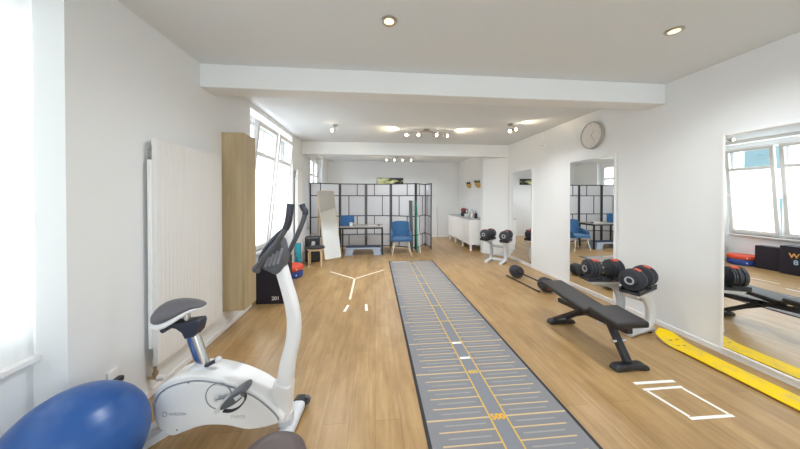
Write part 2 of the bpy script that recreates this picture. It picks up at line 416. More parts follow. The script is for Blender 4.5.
ex = empty('exterior_building', (-10, 5, 0), kind='structure')
MB().box((-.3, -6, -6), (0, 9, 4.6)).build('facade', M['outer_wall'], ex)
for iy in range(6):
    for iz in range(3):
        MB().box((-.02, -5.2+iy*2.3, -3.2+iz*2.9), (.03, -3.9+iy*2.3, -1.5+iz*2.9)).build('pane', M['outer_glass'], ex)
s = MB(); n = 120; va, vb = [], []
for i in range(n+1):
    y = -.72 + 2.283*i/n; x = -1.790 + .005*math.sin(i*.9)
    va.append(s.bm.verts.new((x, y, .6215))); vb.append(s.bm.verts.new((x, y, 2.58)))
for i in range(n): s.bm.faces.new((va[i], va[i+1], vb[i+1], vb[i]))
o = s.build('added_sheer_curtain', M['sheer'], None, smooth=80)  # added translucent sheet, backlit by the sky so the window strip reads white
tag(o, 'white sheer curtain added to brighten the window beside the blue ball', 'curtain')
MB().cyl((0,0,0),(0,2.29,0), .008, n=10).build('curtain_rod', M['frame_white'], o).location = (-1.790, -.735, 2.585)
# ------------------------------------------------------------------ left wall furniture
def radiator(y0, y1, z0, z1, label):
    r = empty('wall_mounted_radiator', (L, (y0+y1)/2, 0), 0, label, 'radiator', 'tall panel radiators')
    hw = (y1-y0)/2
    p = MB().box((.056, -hw, z0), (.082, hw, z1))
    n = int((y1-y0)/.0375)
    for i in range(n):
        y = -hw + (i+.5)*(2*hw/n)
        p.box((.082, y-.0165, z0+.015), (.0842, y+.0165, z1-.015))
    p.build('front_panel', M['radiator'], r, bevel=.004)
    MB().box((.035, -hw+.02, z0), (.056, hw-.02, z0+.045)).build('collector_pipe', M['radiator'], r, bevel=.005)
    MB().box((.035, -hw+.02, z1-.045), (.056, hw-.02, z1)).build('collector_pipe', M['radiator'], r, bevel=.005)
    MB().box((.028, -hw-.006, z0+.13), (.055, -hw+.02, z1-.15)).build('side_plate', M['trim'], r, bevel=.004)
    for zz in (z0+.3, z1-.1): MB().box((.001, -hw+.04, zz-.03), (.045, -hw+.06, zz+.03)).build('wall_bracket', M['steel'], r)
    v = MB().cyl((.045, -hw+.03, z0), (.045, -hw+.03, z0-.10), .011).cyl((.045, -hw+.03, z0-.10), (.001, -hw+.03, z0-.10), .011)
    v.cyl((.045, -hw+.03, z0-.06), (.045, -hw+.03, z0-.09), .019)
    v.build('valve', M['brass'], r)
    MB().cyl((.06, -hw+.03, z0-.10), (.115, -hw+.03, z0-.10), .02).build('valve_knob', M['trim'], r, bevel=.003)
    return r
radiator(2.035, 2.84, .24, 1.865, 'tall cream panel radiator with fine upright ribs behind the exercise bike')
radiator(5.50, 5.92, .24, 2.00, 'second tall panel radiator, on the pier beyond the tilted window')

t = empty('oak_wall_cabinet', (L, 3.0, 0), 0, 'tall narrow oak wall cabinet between radiator and tilted window', 'cabinet')
MB().box((0, 0, .222), (.203, .285, 2.142)).build('body', M['oak'], t, bevel=.002)
dr = MB().box((.205, .002, .224), (.224, .283, 2.140)).build('door', M['oak_edge'], t, bevel=.002)

t = empty('wall_socket', (L, 1.80, .30), 0, 'white double wall socket with a black plug beside the blue ball', 'socket')
MB().box((0, -.035, 0), (.012, .035, .075)).build('cover_plate', M['trim'], t, bevel=.003)
MB().box((.012, -.03, -.01), (.045, .032, .022)).build('plug', M['black'], t, bevel=.006)

# ------------------------------------------------------------------ exercise ball
BR = .262
prof = []
n = 72
for i in range(n+1):
    a = PI*i/n; r = BR*(1 + .0022*math.sin(a*26)*(abs(math.cos(a)) > .35))
    prof.append((math.sin(a)*r, -math.cos(a)*r))
o = MB().lathe(prof, 72).build('exercise_ball', M['ball'], None, smooth=80)
o.location = (-1.418, 1.392, BR); o.rotation_euler = (0, 0, 0)
tag(o, 'large blue inflated exercise ball beside the white exercise bike', 'exercise ball')

# ------------------------------------------------------------------ exercise bike (local x forward, y away from the camera, z up)
bike = empty('exercise_bike', (-.578, 1.662, 0), math.radians(-4), 'white upright exercise bike with dark grey saddle and handlebars', 'exercise bike')
out = [(-.680,.215),(-.684,.285),(-.660,.348),(-.615,.388),(-.550,.415),(-.455,.434),(-.361,.427),(-.221,.388),(-.092,.325),(.010,.236),(.058,.168),(.025,.143),(-.115,.114),(-.260,.145),(-.400,.145),(-.516,.105),(-.583,.084),(-.649,.130)]
ol = smooth_loop(out, 4)
fn = lambda p, t: (p[0], t, p[1])
MB().prism(ol, fn, -.088, .078).build('shell', M['white_plastic'], bike, bevel=.034, seg=5, smooth=50)
cx, cz = -.33, .262
inner = [(cx+(x-cx)*.925, cz-.012+(z-cz)*.86) for x, z in ol]
for sgn in (-1, 1):
    MB().prism(inner, fn, sgn*.070 - (.01 if sgn < 0 else 0), sgn*.092 - (.005 if sgn < 0 else 0)).build('side_cover', M['white_plastic'], bike, bevel=.006, seg=3, smooth=50)
    top = [(x, sgn*.0895, z) for x, z in [(cx+(x-cx)*.935, cz-.010+(z-cz)*.875) for x, z in ol]]
    MB().tube(top[5:41], .0042, 6).build('cover_seam', M['grey_line'], bike)
    m = MB(); rr = []
    for i in range(41):
        a = 2*PI*i/40; rr.append((-.300+.073*math.cos(a), sgn*.0975, .318+.073*math.sin(a)))
    m.tube(rr, .0035, 6); m.build('crank_ring', M['grey_line'], bike)
ca = empty('crank', (-.300, 0, .318)); ca.parent = bike
MB().cyl((0,-.125,0),(0,.125,0), .014).build('crank_axle', M['silver_plastic'], ca)
MB().tube([(0,-.115,0),(.080,-.125,.022)], [(.013,.008),(.011,.007)], 10).build('crank_arm', M['mid_grey'], ca)
MB().tube([(0,.115,0),(-.10,.125,-.035)], [(.013,.008),(.011,.007)], 10).build('crank_arm', M['mid_grey'], ca)
def pedal(sgn):
    th = .62; ax, ay = math.cos(th), math.sin(th)
    ox_, oz_ = (-.195, .352) if sgn < 0 else (-.47, .19)
    P = lambda a, b, y: (ox_ + a*ax - b*ay, y, oz_ + a*ay + b*ax)
    y0, y1 = (-.225, -.13) if sgn < 0 else (.13, .225)
    body = smooth_loop([(-.012,-.008),(.04,-.020),(.10,-.018),(.128,.0),(.12,.018),(.06,.024),(.0,.016),(-.02,.004)], 4)
    pd = MB().prism(body, lambda p, t: P(p[0], p[1], t), y0, y1).build('pedal', M['grey_plastic'], bike, bevel=.007, seg=3)
    st = [P(.0,-.012,y0-.006), P(.03,-.034,y0-.008), P(.07,-.044,y0-.006), P(.110,-.036,y0-.004), P(.135,-.015,y0-.006), P(.125,.008,y0-.006)]
    MB().tube(smooth_path(st, 5), [(.012,.004)]*26, 8, side=(0,1,0)).build('pedal_strap', M['black'], pd)
    MB().prism([(.075,-.010),(.115,-.008),(.118,.006),(.075,.010)], lambda p, t: P(p[0], p[1], t), y0-.004, y0).build('reflector', M['pale_ink'], pd)
    MB().cyl((ox_-.03, y0-.012, oz_-.012), (ox_-.03, y1+.02 if sgn > 0 else y1, oz_-.012), .011, n=14).build('pedal_axle', M['silver_plastic'], pd)
pedal(-1); pedal(1)
# logo ring and lettering on the near cover
m = MB(); rr = [(-.601+.0125*math.cos(2*PI*i/24), -.0985, .222+.0125*math.sin(2*PI*i/24)) for i in range(25)]
m.tube(rr, .0026, 6).build('logo', M['grey_ink'], bike)
text('lettering', 'HORIZON', .021, M['grey_ink'], bike, (-.580, -.0985, .2145), (PI/2, 0, 0))
text('lettering', 'PAROS', .027, M['pale_ink'], bike, (-.235, -.0985, .190), (PI/2, 0, 0))
for x, z in ((-.47,.398),(-.20,.352),(-.535,.130),(-.61,.352)): MB().cyl((x,-.08,z),(x,-.0985,z), .005, n=10).build('screw', M['grey_line'], bike)
# saddle post
MB().box((-.512,-.034,.40),(-.412,.034,.445)).build('post_collar', M['silver_plastic'], bike, bevel=.01)
MB().tube([(-.448,0,.42),(-.518,0,.625)], [(.026,.036)]*2, 16, sq=.7, side=(0,1,0)).build('saddle_post', M['chrome'], bike)
k = MB().cyl((-.425,-.02,.445),(-.36,-.02,.478), .012); k.build('adjust_knob', M['dark_plastic'], bike)
MB().sphere((-.352,-.02,.481), .018, 10).build('knob_cap', M['silver_plastic'], bike)
sl = [(x+.026,z) for x,z in [(-.690,.688),(-.690,.700),(-.485,.724),(-.478,.70),(-.492,.648),(-.515,.622),(-.565,.612),(-.582,.648),(-.615,.672)]]
MB().prism(sl, fn, -.036, .036).build('saddle_slider', M['dark_plastic'], bike, bevel=.006)
MB().cyl((-.655,-.045,.672),(-.655,.045,.672), .017).build('slider_knob', M['dark_plastic'], bike)
us = [-.700,-.686,-.652,-.597,-.542,-.495,-.462,-.444]
hw = [.055,.098,.122,.116,.078,.047,.037,.026]
zt = [.790,.815,.832,.838,.836,.828,.815,.806]
zb = [.750,.730,.716,.722,.752,.772,.780,.786]
def saddle(frac0, frac1, name, m, grow):
    rings = []; s = MB()
    for u, h, a, b in zip(us, hw, zt, zb):
        ring = []
        for i in range(24):
            t = 2*PI*i/24; yy = math.cos(t)*h*grow; v = math.sin(t)
            droop = .040*(abs(yy)/.115)**2*(h > .06)
            mid = b + (a-b)*(frac0+frac1)/2; half = (a-b)*(frac1-frac0)/2
            ring.append(s.bm.verts.new((u, yy, mid + math.copysign(abs(v)**.7, v)*half - droop)))
        rings.append(ring)
    s.loft(rings); return s.build(name, m, bike, smooth=60, subsurf=1)
saddle(.26, 1.0, 'saddle', M['saddle'], 1.0)
saddle(-.02, .52, 'saddle_base', M['white_plastic'], .95)
MB().cyl((-.545,0,.70),(-.555,0,.77), .018).build('saddle_clamp', M['chrome'], bike)
# front mast
path = smooth_path([(.018,0,.13),(.033,0,.30),(.052,0,.45),(.083,0,.585),(.089,0,.70),(.075,0,.80),(.052,0,.89),(.024,0,.99),(.01,0,1.04)], 5)
wd = [.052 - .020*min(1, max(0, (p[2]-.1)/.8)) for p in path]
MB().tube(path, [(.042, a) for a in wd], 20, sq=.62, side=(0,1,0)).build('mast', M['white_plastic'], bike, smooth=50)
path = smooth_path([(.005,0,.125),(.012,0,.20),(.022,0,.29),(.030,0,.332)], 5)
MB().tube(path, [(.058,.068-.016*i/len(path)) for i in range(len(path))], 20, sq=.6, side=(0,1,0)).build('mast_sleeve', M['white_plastic'], bike, smooth=50, bevel=.004)
# console and handlebars
co = smooth_loop([(x+.012,z) for x,z in [(-.100,1.062),(-.080,1.034),(-.040,1.016),(.004,1.0),(.044,1.064),(.042,1.13),(.034,1.175),(.020,1.205),(.0,1.200),(-.048,1.120)]], 3)
cs = MB().prism(co, fn, -.070, .012).build('console', M['grey_plastic'], bike, bevel=.012, seg=3)
for i in range(4):
    x = -.045 + i*.024
    MB().tube([(x-.006,-.072,1.045+.006*i),(x+.022,-.074,1.105+.016*i)], [(.004,.008)]*2, 8).build('console_rib', M['mid_grey'], cs)
MB().beam((-.076,-.03,1.075),(.008,-.03,1.192), .072, .012, (0,1,0)).build('display', M['black'], cs)
near = smooth_path([(x+.022,y,z) for x,y,z in [(.108,-.155,1.412),(.100,-.155,1.345),(.084,-.15,1.288),(.035,-.145,1.212),(-.020,-.14,1.144),(-.072,-.135,1.082),(-.105,-.12,1.045),(-.100,-.09,1.030)]], 6)
far = smooth_path([(x+.012,y,z) for x,y,z in [(.072,.155,1.402),(.082,.155,1.375),(.095,.155,1.344),(.064,.15,1.245),(.010,.145,1.126),(-.030,.14,1.045),(-.045,.12,1.02),(-.03,.08,1.02)]], 6)
for pth in (near, far):
    hb = MB().tube(pth, .0155, 12).build('handlebar', M['grey_plastic'], bike)
    MB().tube(pth[:14], [.019]*13+[.0185], 12).build('grip', M['dark_plastic'], hb)
MB().tube(smooth_path([(-.07,-.10,1.075),(-.04,-.115,1.135),(.012,-.10,1.215),(.057,-.07,1.262),(.062,-.03,1.262)], 5), .011, 10).build('pulse_bar', M['dark_plastic'], bike)
MB().tube(smooth_path([(-.13,.03,1.07),(-.09,.045,1.125),(-.03,.04,1.205),(.02,.02,1.245)], 5), .011, 10).build('pulse_bar', M['dark_plastic'], bike)
# feet
fs = MB().tube([(.055,-.20,.05),(.055,.185,.05)], [(.042,.032)]*2, 16, sq=.6).build('front_stabiliser', M['silver_plastic'], bike)
for sgn, e in ((-1,-.20),(1,.185)):
    ec = MB().tube([(.055,e-.02*sgn,.05),(.055,e+sgn*.05,.044)], [(.045,.036),(.040,.032)], 16, sq=.6).build('end_cap', M['black'], bike, bevel=.005)
    MB().cyl((.092,e+.03*sgn-.012,.05),(.092,e+.03*sgn+.012,.05), .026).build('transport_wheel', M['grey_plastic'], ec)
MB().box((.0,-.03,.07),(.08,.03,.15)).build('front_bracket', M['silver_plastic'], bike, bevel=.008)
MB().beam((-.53,-.05,.150),(-.745,-.105,.040), .06, .045).build('rear_tube', M['silver_plastic'], bike, bevel=.006)
MB().tube([(-.765,-.12,.040),(-.765,.22,.040)], [(.030,.030)]*2, 16, sq=.6).build('rear_stabiliser', M['silver_plastic'], bike)
for a, c in ((-.135,-.105),(.21,.24)): MB().tube([(-.765,a,.040),(-.765,c,.040)], [(.036,.036)]*2, 16, sq=.6).build('end_cap', M['black'], bike, bevel=.004)

# ------------------------------------------------------------------ stool near the camera
t = empty('leather_stool', (-.405, 1.065, 0), 0, 'round stool with brown leather seat at the front of the exercise bike', 'stool')
MB().lathe([(0,.385),(.118,.385),(.131,.395),(.134,.41),(.130,.425),(.118,.436),(.07,.442),(0,.443)], 40).build('seat', M['brown_leather'], t, smooth=60)
MB().lathe([(.0,.362),(.128,.362),(.134,.366),(.134,.384),(.0,.384)], 40).build('seat_rim', M['birch'], t)
for k in range(4):
    a = PI/4 + k*PI/2
    MB().tube([(.085*math.cos(a),.085*math.sin(a),.365),(.125*math.cos(a),.125*math.sin(a),0)], [.015,.012], 10).build('leg', M['birch'], t)

# ------------------------------------------------------------------ under the tilted window
t = empty('plyo_box', (-1.60, 3.72, 0), 0, 'dark jump box with white numerals, standing beside the oak cabinet', 'jump box', 'dark jump boxes under the window')
MB().box((0, 0, 0), (.375, .28, .53)).build('body', M['navy'], t, bevel=.008)
text('numerals', '201', .07, M['white_ink'], t, (.205, -.0012, .055), (PI/2, 0, 0), bold=.001)
t = empty('plyo_box', (-1.60, 4.03, 0), 0, 'dark jump box with orange and pale blue print, seen in the mirror by the snowboard', 'jump box', 'dark jump boxes under the window')
MB().box((0, 0, 0), (.245, .33, .53)).build('body', M['navy'], t, bevel=.008)
text('lettering', 'W', .12, M['orange_ink'], t, (.2462, .09, .32), (PI/2, 0, PI/2), bold=.003)
text('lettering', '8', .12, M['sky_ink'], t, (.2462, .10, .20), (PI/2, 0, PI/2), bold=.003)
t = empty('plyo_box', (-1.60, 4.39, 0), 0, 'lower plain navy jump box nearest the red and blue cushions', 'jump box', 'dark jump boxes under the window')
MB().box((0, 0, 0), (.17, .35, .46)).build('body', M['navy'], t, bevel=.008)
def disc(name, z, h, r, m, label):
    t = empty(name, (-1.545, 4.985, z), 0, label, 'balance cushion', 'round balance cushions')
    MB().lathe([(0,0),(r*.93,0),(r,.02),(r,h-.02),(r*.94,h),(r*.8,h),(0,h-.006)], 40).build('cushion', m, t, smooth=50)
    MB().cyl((r*.7,-r*.715,h*.5),(r*.72,-r*.735,h*.5), .012, n=10).build('valve', M['white_plastic'], t)
disc('balance_cushion', 0, .125, .225, M['blue_disc'], 'round blue balance cushion on the floor under the red one')
disc('balance_cushion', .1255, .08, .232, M['red_disc'], 'round red balance cushion on top of the blue one')
t = empty('yoga_mat_roll', (-1.50, 5.345, 0), 0, 'rolled teal yoga mat standing upright by the wall', 'yoga mat')
MB().lathe([(.006,.0),(.056,.0),(.058,.004),(.058,.536),(.056,.54),(.006,.54)], 28).build('roll', M['teal'], t)
m = MB(); sp = [( (.008+.048*i/90)*math.cos(i*.28), (.008+.048*i/90)*math.sin(i*.28), .5405) for i in range(90)]
m.tube(sp, .0014, 4).build('roll_end', M['dark_plastic'], t)

# ------------------------------------------------------------------ far left group
t = empty('wooden_stool', (-1.25, 5.73, 0), 0, 'round birch stool with black top in front of the black bag', 'stool')
MB().lathe([(0,.375),(.185,.375),(.19,.379),(.19,.398),(.185,.402),(0,.402)], 36).build('seat', M['black'], t)
MB().lathe([(.0,.335),(.165,.335),(.175,.345),(.175,.3745),(.0,.3745)], 30).build('seat_base', M['birch'], t)
for k in range(4):
    a = PI/4 + k*PI/2 + .1; ca_, sa = math.cos(a), math.sin(a)
    MB().tube([(.10*ca_,.10*sa,.33),(.165*ca_,.165*sa,.325),(.178*ca_,.178*sa,.28),(.178*ca_,.178*sa,0)], [(.016,.011)]*4, 8).build('leg', M['birch'], t)
t = empty('sports_bag', (-1.40, 6.12, 0), math.radians(10), 'black upright sports bag with pale print behind the birch stool', 'bag')
MB().box((-.155,-.09,0),(.155,.09,.57)).build('body', M['black'], t, bevel=.03, seg=4)
MB().box((-.11,-.115,.05),(.11,-.088,.30)).build('front_pocket', M['black'], t, bevel=.012, seg=3)
MB().tube(smooth_path([(-.06,0,.565),(-.05,0,.61),(.05,0,.61),(.06,0,.565)], 5), .009, 8).build('handle', M['mid_grey'], t)
m = MB().lathe([(0,0),(.04,0),(.04,.002),(0,.002)], 20, (.02,-.0935,.43), 'Y').box((-.055,-.0935,.33),(.075,-.0905,.36)).box((-.03,-.0935,.36),(.05,-.0905,.395))
m.build('print', M['pale_ink'], t)
MB().box((-.13,-.094,.535),(.13,-.0905,.55)).build('zip', M['mid_grey'], t)

# leaning standing mirror
ang = math.atan2(.263, .328)
lm = empty('standing_mirror', (-.966, 6.268, 0), ang, 'tall rounded standing mirror leaning back beside the desk', 'mirror')
lean = math.atan2(.345, 1.575)
W2, HH = .222, 1.63
def lp(x, z, off):                       # point on the leaning plane
    return (x, math.sin(lean)*z + off*math.cos(lean), math.cos(lean)*z - off*math.sin(lean) + .01)
def rrect(w, z0, z1, r, n=6):
    P = []
    for cx_, cz_, a0 in ((w-r, z0+r, -PI/2), (w-r, z1-r, 0), (-w+r, z1-r, PI/2), (-w+r, z0+r, PI)):
        for i in range(n+1):
            a = a0 + PI/2*i/n; P.append((cx_ + r*math.cos(a), cz_ + r*math.sin(a)))
    return P
MB().prism(rrect(W2, 0, HH, .05), lambda p, t: lp(p[0], p[1], t), .0, .028).build('frame', M['birch'], lm, bevel=.003)
MB().prism(rrect(W2-.014, .014, HH-.014, .04), lambda p, t: lp(p[0], p[1], t), -.003, .002).build('glass', M['mirror'], lm)
MB().beam(lp(-.15, HH*.92, .04), (-.17, .50, .02), .03, .02).build('support_leg', M['birch'], lm)
MB().beam(lp(.15, HH*.92, .04), (.17, .50, .02), .03, .02).build('support_leg', M['birch'], lm)

# folding screen
sc = empty('folding_screen', (0, 7.5, 0), 0, 'black framed folding screen with white panels behind the desk', 'room divider')
fold = [(-1.70,7.10),(-.985,7.60),(-.258,7.68),(.455,7.60),(1.125,7.22),(1.50,7.84),(1.548,7.20)]
rows = [.035, .375, .905, 1.478, 1.818]
for k, ((x0, y0), (x1, y1)) in enumerate(zip(fold, fold[1:])):
    ln = math.hypot(x1-x0, y1-y0); a = math.atan2(y1-y0, x1-x0)
    e = empty('screen_panel', (x0, y0-7.5, 0), a); e.parent = sc
    fr = MB()
    g = .006; fr.box((g,-.014,0),(g+.03,.014,1.83)).box((ln-g-.03,-.014,0),(ln-g,.014,1.83))
    for z in (.04, 1.806): fr.box((g+.03,-.012,z),(ln-g-.03,.012,z+.024))
    for z in rows[1:-1]: fr.box((g+.03,-.009,z-.002),(ln-g-.03,.009,z+.020))
    first = .66 if k % 2 else .34
    for i, (za, zb_) in enumerate(zip(rows, rows[1:])):
        x = ln*((1-first) if i % 2 == 0 else first)
        fr.box((x-.010,-.009,za+.01),(x+.010,.009,zb_+.004))
    fr.build('panel_frame', M['black_metal'], e)
    MB().box((g+.02,-.0015,.05),(ln-g-.02,.0015,1.81)).build('panel_cloth', M['screen_cloth'], e)

# desk
t = empty('desk', (-.335, 6.90, 0), 0, 'black framed desk with grey top in front of the folding screen', 'desk')
MB().box((-.54,-.27,.692),(.54,.27,.716)).build('desk_top', M['desk_top'], t, bevel=.003)
MB().box((-.535,-.262,.652),(.535,-.232,.691)).box((-.535,.232,.652),(.535,.262,.691)).box((-.535,-.232,.652),(-.505,.232,.691)).box((.505,-.232,.652),(.535,.232,.691)).build('apron', M['black_metal'], t)
for sx in (-.52, .52):
    for sy in (-.247, .247): MB().box((sx-.017,sy-.017,0),(sx+.017,sy+.017,.652)).build('leg', M['black_metal'], t)
t = empty('file_box', (-.70, 6.90, .716), 0, 'bright blue file box standing at one end of the desk', 'box')
MB().box((-.165,-.08,0),(.165,.08,.245)).build('body', M['blue_box'], t, bevel=.006)
MB().box((-.168,-.083,.215),(.168,.083,.262)).build('lid', M['blue_box'], t, bevel=.006)
t = empty('coffee_mug', (-.60, 6.74, .716), 0, 'white mug on the desk before the blue file box', 'mug')
MB().lathe([(0,.0),(.036,.0),(.04,.006),(.04,.095),(.036,.095),(.035,.012),(0,.01)], 24).build('cup', M['white_glaze'], t)
MB().tube(smooth_path([(.038,0,.075),(.062,0,.07),(.062,0,.035),(.038,0,.025)], 5), .006, 8).build('handle', M['white_glaze'], t)
t = empty('notebook', (-.08, 6.86, .716), .25, 'flat pale notebook lying on the desk top', 'notebook')
MB().box((-.105,-.075,0),(.105,.075,.012)).build('pages', M['white_glaze'], t)
MB().box((-.107,-.077,.012),(.107,.077,.015)).build('cover', M['pale_ink'], t)
t = empty('computer_mouse', (.10, 6.80, .716), 0, 'small dark mouse near the desk end by the blue chair', 'mouse')
MB().sphere((0,0,.012), .03, 12, (1,1.5,.8)).build('shell', M['grey_plastic'], t)

# aerobic step under the desk
t = empty('aerobic_step', (-.295, 6.76, 0), 0, 'grey blue aerobic step platform on the floor under the desk', 'step')
MB().box((-.44,-.17,.155),(.44,.17,.195)).build('platform', M['step_grey'], t, bevel=.012, seg=3)
MB().box((-.43,-.16,.195),(.43,.16,.203)).build('rubber_top', M['step_blue'], t, bevel=.003)
for sx in (-1, 1):
    pr_ = [(sx*.45,0),(sx*.245,0),(sx*.27,.05),(sx*.22,.155),(sx*.42,.155)]
    MB().prism(pr_, lambda p, q: (p[0], q, p[1]), -.16, .16).build('foot', M['step_grey'], t, bevel=.008)

# blue armchair
t = empty('armchair', (.66, 6.72, 0), 0, 'blue upholstered tub armchair on slim legs beside the desk', 'chair')
MB().box((-.235,-.23,.345),(.235,.20,.425)).build('seat', M['blue_fabric'], t, bevel=.03, seg=4)
def tub(t0, t1, zf, name):
    s = MB(); rings = []
    N = 30
    for i in range(N+1):
        a = t0 + (t1-t0)*i/N; z1 = zf(a)
        ro, ri = .275, .225
        ca_, sa = math.cos(a), math.sin(a)
        k = lambda r: (math.copysign(abs(ca_)**.75, ca_)*r, math.copysign(abs(sa)**.75, sa)*r - .0)
        (xo, yo), (xi, yi) = k(ro), k(ri)
        lean_ = (z1-.33)*.10*max(0, sa)
        rings.append([s.bm.verts.new(p) for p in ((xo,yo,.33),(xo,yo+lean_,z1-.015),((xo+xi)/2,(yo+yi)/2+lean_,z1),(xi,yi+lean_,z1-.015),(xi,yi,.33))])
    s.loft(rings); return s.build(name, M['blue_fabric'], t, bevel=.004, smooth=60)
tub(.62, PI-.62, lambda a: .815 - .02*abs(math.cos(a))**3, 'backrest')
tub(-.55, .60, lambda a: .50 + .10*max(0, math.sin(a)+.55), 'armrest')
tub(PI-.60, PI+.55, lambda a: .50 + .10*max(0, math.sin(a)+.55), 'armrest')
for sx in (-1, 1):
    for sy in (-1, 1): MB().tube([(sx*.17, sy*.15, .35), (sx*.24, sy*.21, 0)], [.014,.010], 10).build('leg', M['tape_cream'], t)

# sticks leaning on the screen
t = empty('foam_pole', (.975, 7.00, 0), 0, 'dark grey foam pole leaning on the screen behind the blue chair', 'exercise pole', 'poles leaning on the screen')
MB().tube([(0,0,.004),(.0,.22,1.35)], [.040,.046], 14).build('pole', M['band_grey'], t)
t = empty('gym_stick', (1.09, 6.83, 0), 0, 'green gym stick with a wrapped band, leaning on the screen', 'exercise pole', 'poles leaning on the screen')
MB().tube([(0,0,.004),(.0,.27,1.36)], .018, 12).build('stick', M['green'], t)
MB().tube([(0.012,.165,.95),(.01,.21,1.15),(.0,.243,1.32)], [(.024,.03),(.058,.03),(.042,.03)], 12).build('band', M['green'], t)
t = empty('gym_stick', (1.17, 6.78, 0), 0, 'thin white gym stick leaning on the screen beside the green one', 'exercise pole', 'poles leaning on the screen')
MB().tube([(0,0,.004),(-.03,.345,1.15)], .011, 10).build('stick', M['white_plastic'], t)

# back wall
t = empty('framed_picture', (.53, B, 2.0), 0, 'long black picture with yellow green smear on the far wall', 'picture')
MB().box((-.47,-.03,-.10),(.47,-.0,.125)).build('frame', M['black'], t)
MB().box((-.455,-.034,-.09),(.455,-.030,.115)).build('artwork', M['art'], t)
t = empty('metal_pole', (2.22, 9.26, 0), 0, 'thin grey metal pole leaning on the far wall near the sideboard', 'pole')
MB().tube([(0,0,.006),(0,.125,1.08)], .010, 8).build('rod', M['stand_grey'], t)
MB().tube([(0,0,0),(0,.002,.02)], .014, 8).build('tip', M['rubber'], t)

# sideboard
t = empty('sideboard', (2.79, 7.93, 0), 0, 'long low white sideboard on short legs along the far side wall', 'sideboard')
MB().box((-.25,-1.03,.16),(.25,1.03,.835)).build('body', M['trim'], t, bevel=.003)
MB().box((-.262,-1.04,.836),(.255,1.04,.862)).build('worktop', M['stand_grey'], t, bevel=.003)
for k in range(4):
    y0 = -1.02 + k*.51
    dd = MB().box((-.268,y0+.006,.17),(-.2505,y0+.504,.828)).build('door', M['trim'], t, bevel=.003)
    MB().box((-.276,y0+.40,.62),(-.2685,y0+.44,.635)).build('handle', M['steel'], dd)
for sx in (-.22, .22):
    for sy in (-1.0, -.34, .34, 1.0): MB().box((sx-.022,sy-.022,0),(sx+.022,sy+.022,.16)).build('leg', M['trim'], t)
SZ = .862
t = empty('coffee_pot', (2.72, 7.95, SZ), 0, 'dark red lidded pot with black handle on the white sideboard', 'pot')
MB().lathe([(0,0),(.07,0),(.085,.03),(.085,.10),(.06,.145),(0,.145)], 28).build('body', M['black'], t)
MB().lathe([(0,.146),(.075,.146),(.085,.19),(.07,.235),(.02,.255),(0,.256)], 28).build('top', M['red_glaze'], t)
MB().tube(smooth_path([(.08,0,.22),(.13,0,.20),(.13,0,.10),(.08,0,.06)], 5), .011, 8).build('handle', M['black'], t)
t = empty('coffee_cup', (2.70, 7.66, SZ), 0, 'white cup on the sideboard between red pot and black bottle', 'cup')
MB().lathe([(0,0),(.035,0),(.05,.04),(.055,.09),(.050,.09),(.045,.03),(0,.012)], 24).build('bowl', M['white_glaze'], t)
MB().tube(smooth_path([(.05,0,.07),(.075,0,.065),(.07,0,.03),(.042,0,.025)], 5), .006, 8).build('handle', M['white_glaze'], t)
t = empty('glass_carafe', (2.80, 7.45, SZ), 0, 'steel electric kettle with arched handle on the white sideboard', 'kettle')
t.name = 'electric_kettle'
MB().lathe([(0,0),(.085,0),(.08,.06),(.062,.15),(.05,.165),(0,.17)], 28).build('body', M['steel'], t)
MB().tube(smooth_path([(.0,-.075,.05),(.0,-.105,.15),(.0,-.06,.225),(.0,.06,.225),(.0,.075,.12)], 6), .009, 8).build('handle', M['stand_grey'], t)
t = empty('pump_bottle', (2.76, 7.05, SZ), 0, 'black pump bottle at the near end of the sideboard', 'bottle')
MB().lathe([(0,0),(.04,0),(.042,.01),(.042,.11),(.03,.14),(.014,.15),(.014,.175),(0,.175)], 24).build('body', M['black'], t)
MB().tube([(0,0,.17),(0,0,.205),(-.045,0,.205)], .008, 8).build('pump', M['black'], t)
for i, (yy, lab) in enumerate(((8.28, 'gold half bowl wall planter nearer the far wall corner'), (7.52, 'slightly larger gold wall planter nearer the white pier'))):
    t = empty('wall_planter', (3.05, yy, 1.86), 0, lab, 'planter', 'gold wall planters')
    k = 1.12 + .12*i
    s = MB(); rings = []
    for j in range(9):
        a = PI/2*j/8; rr = .115*k*math.sin(a)+.002; z = -.115*k*math.cos(a)
        rings.append([s.bm.verts.new((-.002-rr*math.sin(PI*q/16), rr*math.cos(PI*q/16), z)) for q in range(17)])
    s.loft(rings); s.build('bowl', M['gold'], t)
    lf = MB()
    for q in range(46):
        a = random.uniform(0, PI); r0 = random.uniform(.01, .07)*k; ln = random.uniform(.05, .11)*k
        p = Vector((-.004-r0*math.sin(a)-.02, r0*math.cos(a), -.005)); d = Vector((-math.sin(a)*.6, math.cos(a)*.8, random.uniform(.5, 1.3))).normalized()
        if (p+d*ln).x > -.006: d.x = -abs(d.x)
        lf.tube([p, p+d*ln*.55, p+d*ln+Vector((0,0,-.01))], [(.003,.002),(.014,.003),(.002,.001)], 6)
    lf.build('foliage', M['leaf'], t)

